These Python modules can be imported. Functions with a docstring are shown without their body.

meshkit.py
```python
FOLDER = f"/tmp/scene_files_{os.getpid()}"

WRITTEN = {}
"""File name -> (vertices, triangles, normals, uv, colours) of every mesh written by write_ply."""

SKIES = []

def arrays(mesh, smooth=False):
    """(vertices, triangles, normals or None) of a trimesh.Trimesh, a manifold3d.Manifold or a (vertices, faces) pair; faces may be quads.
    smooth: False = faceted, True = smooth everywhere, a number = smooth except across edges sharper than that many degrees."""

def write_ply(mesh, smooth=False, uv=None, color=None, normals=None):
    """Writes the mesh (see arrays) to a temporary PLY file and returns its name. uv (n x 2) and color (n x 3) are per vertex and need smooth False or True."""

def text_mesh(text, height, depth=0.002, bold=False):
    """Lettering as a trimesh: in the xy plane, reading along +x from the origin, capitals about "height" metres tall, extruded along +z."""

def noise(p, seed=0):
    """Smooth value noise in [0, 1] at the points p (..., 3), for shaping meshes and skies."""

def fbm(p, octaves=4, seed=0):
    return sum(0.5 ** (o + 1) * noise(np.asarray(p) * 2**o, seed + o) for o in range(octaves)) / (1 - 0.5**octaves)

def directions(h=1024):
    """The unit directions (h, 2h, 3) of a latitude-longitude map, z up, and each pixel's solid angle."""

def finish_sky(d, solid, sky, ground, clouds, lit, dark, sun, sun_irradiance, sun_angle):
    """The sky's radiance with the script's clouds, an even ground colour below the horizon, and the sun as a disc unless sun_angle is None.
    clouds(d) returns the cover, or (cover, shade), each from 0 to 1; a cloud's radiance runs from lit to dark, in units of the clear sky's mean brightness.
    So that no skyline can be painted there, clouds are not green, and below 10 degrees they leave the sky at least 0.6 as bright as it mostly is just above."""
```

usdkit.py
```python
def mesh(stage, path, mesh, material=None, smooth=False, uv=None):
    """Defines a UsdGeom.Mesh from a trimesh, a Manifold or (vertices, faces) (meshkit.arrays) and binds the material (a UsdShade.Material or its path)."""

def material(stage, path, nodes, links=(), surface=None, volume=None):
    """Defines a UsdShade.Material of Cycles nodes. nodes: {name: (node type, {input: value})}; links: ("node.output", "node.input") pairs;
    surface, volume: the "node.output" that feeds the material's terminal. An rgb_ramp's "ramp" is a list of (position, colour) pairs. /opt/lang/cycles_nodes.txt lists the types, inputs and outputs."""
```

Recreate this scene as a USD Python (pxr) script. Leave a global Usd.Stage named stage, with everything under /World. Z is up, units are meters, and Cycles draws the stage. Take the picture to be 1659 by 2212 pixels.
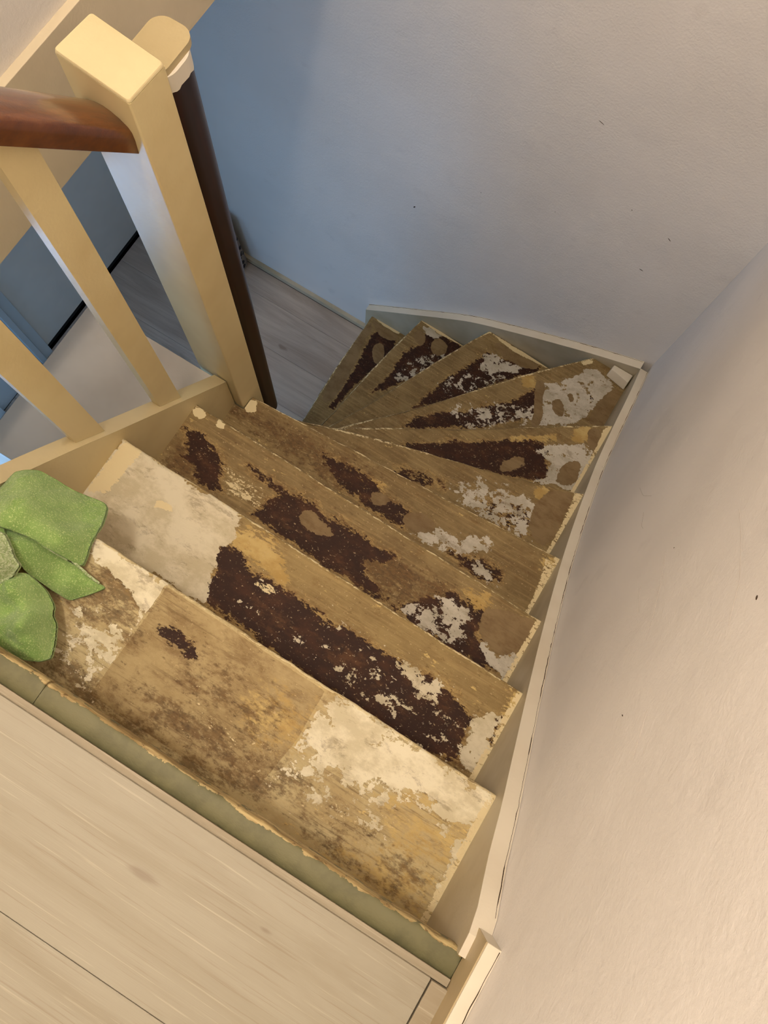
import math, random
import numpy as np, trimesh, shapely
from shapely.geometry import Polygon, Point
from scipy.spatial import Delaunay
from scipy.interpolate import RBFInterpolator
import manifold3d as m3
from pxr import Usd, UsdGeom, UsdLux, UsdShade, Gf, Sdf, Vt
import usdkit, meshkit

stage = Usd.Stage.CreateInMemory()
UsdGeom.SetStageUpAxis(stage, UsdGeom.Tokens.z)
UsdGeom.SetStageMetersPerUnit(stage, 1.0)
world = UsdGeom.Xform.Define(stage, '/World'); stage.SetDefaultPrim(world.GetPrim())
UsdGeom.Scope.Define(stage, '/World/Looks')
rng = random.Random(7)

# ---------------------------------------------------------------- camera (phone held out over the second step, almost straight down)
cam = UsdGeom.Camera.Define(stage, '/World/camera')
RIGHT, DOWN, FWD = ((0.8513996238011944, 0.522743677153764, 0.04310137569667937), (0.5188273712177657, -0.8272439590648745, -0.21560517402403745), (-0.07705088881023894, 0.20592833750223394, -0.9755289233780403))
CAM = (0.5976, 0.1852, 1.0230)
cam.AddTransformOp().Set(Gf.Matrix4d(*RIGHT, 0, *[-c for c in DOWN], 0, *[-c for c in FWD], 0, *CAM, 1))
cam.CreateHorizontalApertureAttr(36.0); cam.CreateVerticalApertureAttr(48.0)
cam.CreateFocalLengthAttr(36.0 * 1731.9 / 1659)
cam.CreateClippingRangeAttr(Gf.Vec2f(0.02, 50))
cam.CreateExposureAttr(1.34)

# ---------------------------------------------------------------- lights: one warm ceiling lamp over the landing, cold daylight through the hall window
lamp = UsdLux.SphereLight.Define(stage, '/World/ceiling_light')
lamp.AddTranslateOp().Set(Gf.Vec3d(0.20, 0.14, 2.12))
lamp.CreateRadiusAttr(0.08); lamp.CreateIntensityAttr(76.5); lamp.CreateColorAttr(Gf.Vec3f(1.0, 0.915, 0.80))
day = UsdLux.RectLight.Define(stage, '/World/window_light')
day.AddTransformOp().Set(Gf.Matrix4d(1,0,0,0, 0,0,1,0, 0,-1,0,0, -0.72,-1.72,-1.35,1))   # faces +y, outside the pane
day.CreateWidthAttr(0.9); day.CreateHeightAttr(1.5); day.CreateIntensityAttr(1.35); day.CreateColorAttr(Gf.Vec3f(0.30, 0.58, 1.0))
day2 = UsdLux.RectLight.Define(stage, '/World/doorway_light')
day2.AddTransformOp().Set(Gf.Matrix4d(0,1,0,0, 0,0,1,0, -1,0,0,0, -1.50,-0.08,-1.93,1))   # faces +x, daylight low in the side doorway
day2.CreateWidthAttr(0.86); day2.CreateHeightAttr(0.72); day2.CreateIntensityAttr(3.3); day2.CreateColorAttr(Gf.Vec3f(0.30, 0.58, 1.0))

# ---------------------------------------------------------------- helpers
taken = set()
def path_for(name, parent=None):
    base = (str(parent.GetPath()) if parent is not None else '/World') + '/'
    p, k = base + name, 0
    while p in taken:
        k += 1; p = f'{base}{name}_{k:03d}'
    taken.add(p); return p
def tag(prim, label=None, category=None, group=None, kind=None):
    for k, v in (('label', label), ('category', category), ('group', group), ('kind', kind)):
        if v: prim.SetCustomDataByKey(k, v)
    return prim
def obj(name, mesh, mat, parent=None, smooth=False, prim=None, **t):
    p = path_for(name, parent)
    m = usdkit.mesh(stage, p, mesh, mat, smooth=smooth)
    for k, a in (prim or {}).items():
        UsdGeom.PrimvarsAPI(m).CreatePrimvar(k, Sdf.ValueTypeNames.Color3fArray, 'vertex').Set(Vt.Vec3fArray.FromNumpy(np.asarray(a, np.float32)))
    return tag(m.GetPrim(), **t)
def thing(name, **t):
    return tag(UsdGeom.Xform.Define(stage, path_for(name)).GetPrim(), **t)
def box(x0, x1, y0, y1, z0, z1, r=0.0):
    if r:
        pts = [(x, y, z) for x in (x0 + r, x1 - r) for y in (y0 + r, y1 - r) for z in (z0 + r, z1 - r)]
        s = m3.Manifold.sphere(r, 12)
        return m3.Manifold.batch_hull([s.translate(p) for p in pts])
    b = trimesh.creation.box((x1 - x0, y1 - y0, z1 - z0)); b.apply_translation(((x0 + x1) / 2, (y0 + y1) / 2, (z0 + z1) / 2)); return b
def extrude(poly, h):
    return trimesh.creation.extrude_polygon(poly, h, engine='earcut')
def rounded(x0, x1, y0, y1, r, n=8):
    return shapely.box(x0 + r, y0 + r, x1 - r, y1 - r).buffer(r, quad_segs=n)
def along_x(poly, x0, x1):     # poly in (y, z)
    m = extrude(poly, x1 - x0); v = m.vertices.copy(); m.vertices = np.c_[v[:, 2] + x0, v[:, 0], v[:, 1]]; return m
def along_y(poly, y0, y1):     # poly in (x, z)
    m = extrude(poly, y1 - y0); v = m.vertices.copy(); m.vertices = np.c_[v[:, 0], v[:, 2] + y0, v[:, 1]]; m.invert(); return m
def join(*ms): return trimesh.util.concatenate(list(ms))
def srgb(r, g, b):
    return tuple((c / 12.92 if c <= .04045 else ((c + .055) / 1.055) ** 2.4) for c in (r / 255, g / 255, b / 255))

# ---------------------------------------------------------------- materials
class Net:
    """A small Cycles node graph under construction."""
    def __init__(s): s.n, s.l, s.k = {}, [], 0
    def add(s, kind, ins=None, **links):
        s.k += 1; name = f'n{s.k}'
        s.n[name] = (kind, ins or {})
        for k, v in links.items(): s.l.append((v, f'{name}.{k}'))
        return name
    def pos(s, scale=(1, 1, 1), rot=0.0, loc=(0, 0, 0)):
        g = s.add('geometry')
        return s.add('mapping', {'scale': scale, 'rotation': (0, 0, rot), 'location': loc}, vector=f'{g}.position') + '.vector'
    def noise(s, vec, scale, detail=4, rough=.55, dist=0.0):
        return s.add('noise_texture', {'scale': scale, 'detail': detail, 'roughness': rough, 'distortion': dist}, vector=vec) + '.fac'
    def math(s, op, a, b, c=None):
        ins, links = {'math_type': op}, {}
        for k, v in (('value1', a), ('value2', b), ('value3', c)):
            if v is None: continue
            if isinstance(v, str): links[k] = v
            else: ins[k] = float(v)
        return s.add('math', ins, **links) + '.value'
    def step(s, v, lo, hi, to=(0, 1)):
        return s.add('map_range', {'range_type': 'smoothstep', 'from_min': lo, 'from_max': hi, 'to_min': to[0], 'to_max': to[1], 'clamp': True}, value=v) + '.result'
    def mix(s, fac, a, b):
        ins, links = {}, {}
        for k, v in (('fac', fac), ('a', a), ('b', b)):
            if isinstance(v, str): links[k] = v
            else: ins[k] = v
        return s.add('mix_color', {'blend_type': 'mix', **ins}, **links) + '.result'
    def ramp(s, fac, stops):
        return s.add('rgb_ramp', {'ramp': stops}, fac=fac) + '.color'
    def bump(s, h, strength=.3, dist=.002):
        return s.add('bump', {'strength': strength, 'distance': dist}, height=h) + '.normal'
    def out(s, name, color, rough=.5, normal=None, **more):
        ins, links = dict(more), {}
        for k, v in (('base_color', color), ('roughness', rough)):
            if isinstance(v, str): links[k] = v
            else: ins[k] = v
        if normal: links['normal'] = normal
        p = s.add('principled_bsdf', ins, **links)
        return usdkit.material(stage, f'/World/Looks/{name}', s.n, s.l, surface=f'{p}.BSDF')

def plaster(name, col, col2, bump=.35):
    s = Net(); v = s.pos()
    a = s.noise(v, 2.2, 3, .5); f = s.noise(v, 160, 3, .6); w = s.noise(v, 7, 3, .5)
    c = s.mix(s.step(a, .35, .65), col, col2)
    c = s.mix(s.math('multiply', s.step(s.noise(s.pos(loc=(3, 1, 2)), 9, 5, .6), .60, .74), .10), c, srgb(150, 135, 125))
    h = s.math('multiply_add', f, .0022, s.math('multiply', w, .011))
    h = s.math('multiply_add', s.noise(v, 26, 2, .5), .0022, h)
    return s.out(name, c, .62, s.bump(h, bump, 1.0), specular_ior_level=.3)

def paint(name, col, col2, chips=.74, chip_col=(95, 62, 30), rough=.42, bump=.25):
    s = Net(); v = s.pos()
    c = s.mix(s.step(s.noise(v, 5, 4, .6), .38, .66), col, col2)
    d = s.noise(s.pos(loc=(1.3, .2, .7)), 55, 6, .7)
    c = s.mix(s.step(d, chips, chips + .015), c, srgb(*chip_col))
    h = s.math('multiply_add', s.noise(v, 240, 3, .6), .0006, s.math('multiply', s.noise(v, 30, 3, .5), .0025))
    return s.out(name, c, rough, s.bump(h, bump, 1.0), specular_ior_level=.4)

def oak(name, light, dark, rot=0.0, seed=0.0, rough=.5, knots=True, line=(226, 214, 192), knot=()):
    s = Net(); v = s.pos((1.2, 9, 9), rot, (seed, seed * 2.3, 0)); fine = s.pos((5, 260, 260), rot, (seed, 0, 0))
    n = s.noise(v, 1.6, 5, .6, .6)
    wv = s.add('wave_texture', {'bands_direction': 'y', 'scale': 1.4, 'distortion': 6.5, 'detail': 2, 'detail_scale': .8}, vector=s.pos((1.1, 7, 7), rot, (seed * 1.7, seed, 0))) + '.fac'
    c = s.mix(s.step(n, .35, .68), light, dark)
    c = s.mix(s.math('multiply', s.step(wv, .55, .95), .22), c, dark)
    f = s.noise(fine, 1.0, 4, .65)
    c = s.mix(s.math('multiply', s.step(f, .58, .70), .24), c, srgb(*line))
    c = s.mix(s.math('multiply', s.step(f, .43, .34), .22), c, srgb(120, 92, 62))
    if knots:
        k = s.noise(s.pos((3.2, 7.5, 7.5), rot, (seed + .4, seed, 0)), 1.3, 3, .55, .4)
        c = s.mix(s.math('multiply', s.step(k, .70, .80), .5), c, srgb(118, 92, 72))
    for kx, ky, kr in knot:
        kv = s.pos((1 / kr, 3.2 / kr, 1), 0, (-kx / kr, -ky * 3.2 / kr, 0)); kv = s.add('vector_math', {'math_type': 'multiply', 'vector2': (1, 1, 0)}, vector1=kv) + '.vector'
        d = s.add('vector_math', {'math_type': 'length'}, vector1=kv) + '.value'
        d = s.math('add', d, s.math('multiply_add', s.noise(v, 9, 5, .65), 1.6, -.8))
        c = s.mix(s.math('multiply', s.step(d, 1.0, .25), .42), c, srgb(120, 100, 84))
    return s.out(name, c, rough, s.bump(s.math('multiply', f, .0008), .3, 1.0), specular_ior_level=.35)

CREAM, CREAM2 = srgb(222, 203, 154), srgb(214, 193, 143)
M_wall = plaster('wall_plaster', srgb(238, 231, 224), srgb(231, 224, 217))
M_ceiling = plaster('ceiling_plaster', srgb(238, 233, 226), srgb(234, 229, 222))
M_cream = paint('cream_paint', CREAM, CREAM2)
M_cream_clean = paint('cream_paint_clean', srgb(218, 200, 156), srgb(210, 190, 146), chips=.83)
M_string = paint('stringer_paint', srgb(200, 187, 160), srgb(182, 167, 136), chips=.70)
M_string_top = paint('stringer_top_paint', srgb(228, 217, 196), srgb(220, 207, 184), chips=.73)
M_fascia = paint('fascia_paint', srgb(224, 208, 178), srgb(216, 200, 170), chips=.85)
M_white = paint('white_paint', srgb(226, 216, 198), srgb(218, 208, 190), chips=.80)
M_ledge = paint('ledge_paint', srgb(112, 112, 90), srgb(104, 104, 82), chips=.77, chip_col=(150, 140, 100), rough=.6)
M_doorpaint = paint('door_paint', srgb(228, 228, 224), srgb(222, 222, 218), chips=.9)
M_jamb = paint('jamb_paint', srgb(196, 206, 212), srgb(190, 201, 208), chips=.86)
M_lowwall = plaster('hall_plaster', srgb(206, 212, 216), srgb(200, 207, 212), .2)
s = Net(); M_black = s.out('dark_gap', srgb(22, 20, 18), .9)
s = Net(); M_crack = s.out('crack_dirt', srgb(70, 52, 34), .95)
s = Net(); v = s.pos((30, 30, 3)); n = s.noise(v, 1.5, 5, .6)
M_dark_post = s.out('dark_varnish', s.mix(s.step(n, .35, .7), srgb(28, 10, 6), srgb(46, 17, 9)), .34, s.bump(s.math('multiply', n, .0006), .3, 1.0))
s = Net(); v = s.pos((45, 4, 8)); n = s.noise(v, 1.6, 5, .65)
M_rail = s.out('red_brown_varnish', s.mix(s.step(n, .32, .7), srgb(84, 40, 17), srgb(120, 68, 29)), .2, s.bump(s.math('multiply', s.noise(s.pos(), 420, 3, .6), .0007), .35, 1.0), coat_weight=.6, coat_roughness=.14)
s = Net(); v = s.pos(); n = s.noise(v, 420, 3, .7); n2 = s.noise(v, 30, 3, .5)
c = s.mix(s.step(n, .50, .70), s.mix(s.step(n2, .4, .6), srgb(136, 170, 92), srgb(150, 182, 104)), srgb(202, 218, 146))
M_towel = s.out('green_terry', c, .95, s.bump(s.math('multiply', n, .003), .8, 1.0), sheen_weight=.3, specular_ior_level=.1)
s = Net(); v = s.pos(); n = s.noise(v, 300, 3, .7)
M_towel_pale = s.out('pale_terry', s.mix(s.step(n, .4, .65), srgb(160, 178, 124), srgb(208, 216, 178)), .95, s.bump(s.math('multiply', n, .003), .8, 1.0), specular_ior_level=.1)
s = Net(); v = s.pos(); vo = s.add('voronoi_texture', {'scale': 38, 'feature': 'f1'}, vector=v) + '.distance'
M_bag = s.out('spotted_fabric', s.mix(s.step(s.math('multiply_add', s.noise(v, 60, 3, .6), .5, vo), .62, .66), srgb(38, 30, 28), srgb(130, 116, 104)), .9)

def tread_mat(name, ang, base, base2, blob, blob2, seed, soft=.12, stain=.45, lines=.12, white=(srgb(204, 195, 178), srgb(180, 170, 150))):
    """Worn paint on a tread: vertex fields say where a layer is, fine noise breaks its edge into flakes."""
    s = Net(); A = s.add('attribute', {'attribute': 'layers_a'}); B = s.add('attribute', {'attribute': 'layers_b'})
    def split(n):
        q = s.add('separate_color', {'color_type': 'rgb'}, color=f'{n}.color'); return f'{q}.r', f'{q}.g', f'{q}.b'
    D, W, T = split(A); O, G, L = split(B)
    def flakes(k, amp, lo=46, hi=190, stretch=.55, mixed=.5):
        v = s.pos((stretch, 1, 1), -ang, (seed + k * 3.1, k * 1.7, 0))
        a = s.noise(v, lo, 9, .68, .2); b = s.noise(v, hi, 6, .7)
        return s.math('multiply_add', s.math('add', s.math('multiply', a, 1 - mixed), s.math('multiply', b, mixed)), amp * 2, -amp)
    def raw(f, n): return s.math('add', s.math('multiply_add', f, 2.0, -1.0), n)
    def mask(f, n, e=.05): return s.step(raw(f, n), -e, e)
    grain = s.noise(s.pos((5, 130, 130), -ang, (seed, 0, 0)), 1.0, 6, .72)
    cloud = s.noise(s.pos((.7, 1, 1), -ang, (seed * 2, 1, 0)), 16, 9, .7)
    fine = s.noise(s.pos((.5, 1, 1), -ang, (seed, 4, 0)), 130, 8, .76)
    dirt = s.noise(s.pos((.45, 1, 1), -ang, (seed, 5, 0)), 34, 10, .76, .3)
    c = s.mix(s.step(cloud, .38, .62), base, base2)
    c = s.mix(s.math('multiply', s.step(grain, .46, .70), .26), c, srgb(206, 176, 118))
    c = s.mix(s.math('multiply', s.step(grain, .46, .34), lines * 2.2), c, srgb(92, 66, 36))
    c = s.mix(s.math('multiply', s.step(dirt, .52, .68), stain), c, srgb(112, 80, 42))
    c = s.mix(s.math('multiply', s.step(fine, .585, .66), .55), c, srgb(84, 58, 30))
    c = s.mix(s.math('multiply', s.step(s.noise(s.pos((.4, 1, 1), -ang, (seed, 9, 0)), 70, 8, .74), .625, .67), .75), c, srgb(222, 192, 122))
    tD = raw(D, flakes(2, 2.0, 40, 150))
    c = s.mix(s.math('multiply', s.step(tD, -.55, -.02), .5), c, s.mix(s.step(fine, .44, .58), srgb(120, 86, 46), srgb(206, 172, 108)))
    mT = mask(T, flakes(4, .25 if stain > .5 else 1.4, 40, 160, .8, .35), .05)
    bcol = s.mix(s.step(cloud, .38, .66), blob, blob2)
    bcol = s.mix(s.math('multiply', s.step(dirt, .46, .66), stain), bcol, srgb(104, 74, 40))
    bcol = s.mix(s.math('multiply', s.step(grain, .46, .34), lines * 1.6), bcol, srgb(92, 66, 36))
    bcol = s.mix(s.math('multiply', s.step(fine, .60, .67), stain), bcol, srgb(80, 56, 30))
    if stain > .5: c = s.mix(mT, c, bcol)
    c = s.mix(s.math('multiply', mask(O, flakes(5, 2.6, 40, 150, .45), soft), .75), c, s.mix(s.step(cloud, .4, .62), srgb(182, 148, 82), srgb(212, 184, 120)))
    nG = flakes(1, 2.4, 34, 140, .6)
    c = s.mix(s.math('multiply', mask(G, nG, .35), .72), c, s.mix(s.step(fine, .42, .6), srgb(106, 76, 42), srgb(70, 47, 25)))
    dcol = s.mix(s.step(s.noise(s.pos((.6, 1, 1), -ang, (seed, 2, 0)), 42, 8, .72), .42, .66), srgb(48, 25, 15), srgb(68, 38, 21))
    dcol = s.mix(s.math('multiply', s.step(s.noise(s.pos((.5, 1, 1), -ang, (seed, 7, 0)), 24, 9, .74), .52, .66), .55), dcol, srgb(104, 70, 40))
    mD = s.step(tD, -.09, .09)
    c = s.mix(mD, c, dcol)
    speck = s.step(s.noise(s.pos((.8, 1, 1), -ang, (seed, 3, 1)), 210, 6, .72), .62, .645)
    c = s.mix(s.math('multiply', speck, .75), c, srgb(196, 170, 126))
    wcol = s.mix(s.step(cloud, .42, .60), *white)
    wcol = s.mix(s.math('multiply', s.step(dirt, .53, .64), .5), wcol, srgb(132, 110, 80))
    mW = mask(W, flakes(3, 2.3, 40, 110, .8, .3), .035)
    c = s.mix(mW, c, wcol)
    if stain <= .5: c = s.mix(mT, c, bcol)
    mL = mask(L, flakes(6, 1.5, 60, 200, .6), .06)
    c = s.mix(mL, c, srgb(222, 204, 160))
    h = s.math('multiply', mD, -.0004)
    h = s.math('multiply_add', mW, .0006, h); h = s.math('multiply_add', mT, .0008 if stain <= .5 else .0002, h)
    h = s.math('multiply_add', grain, .0007, h); h = s.math('multiply_add', fine, .0010, h)
    return s.out(name, c, .58, s.bump(h, .55, 1.0), specular_ior_level=.22)

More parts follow.
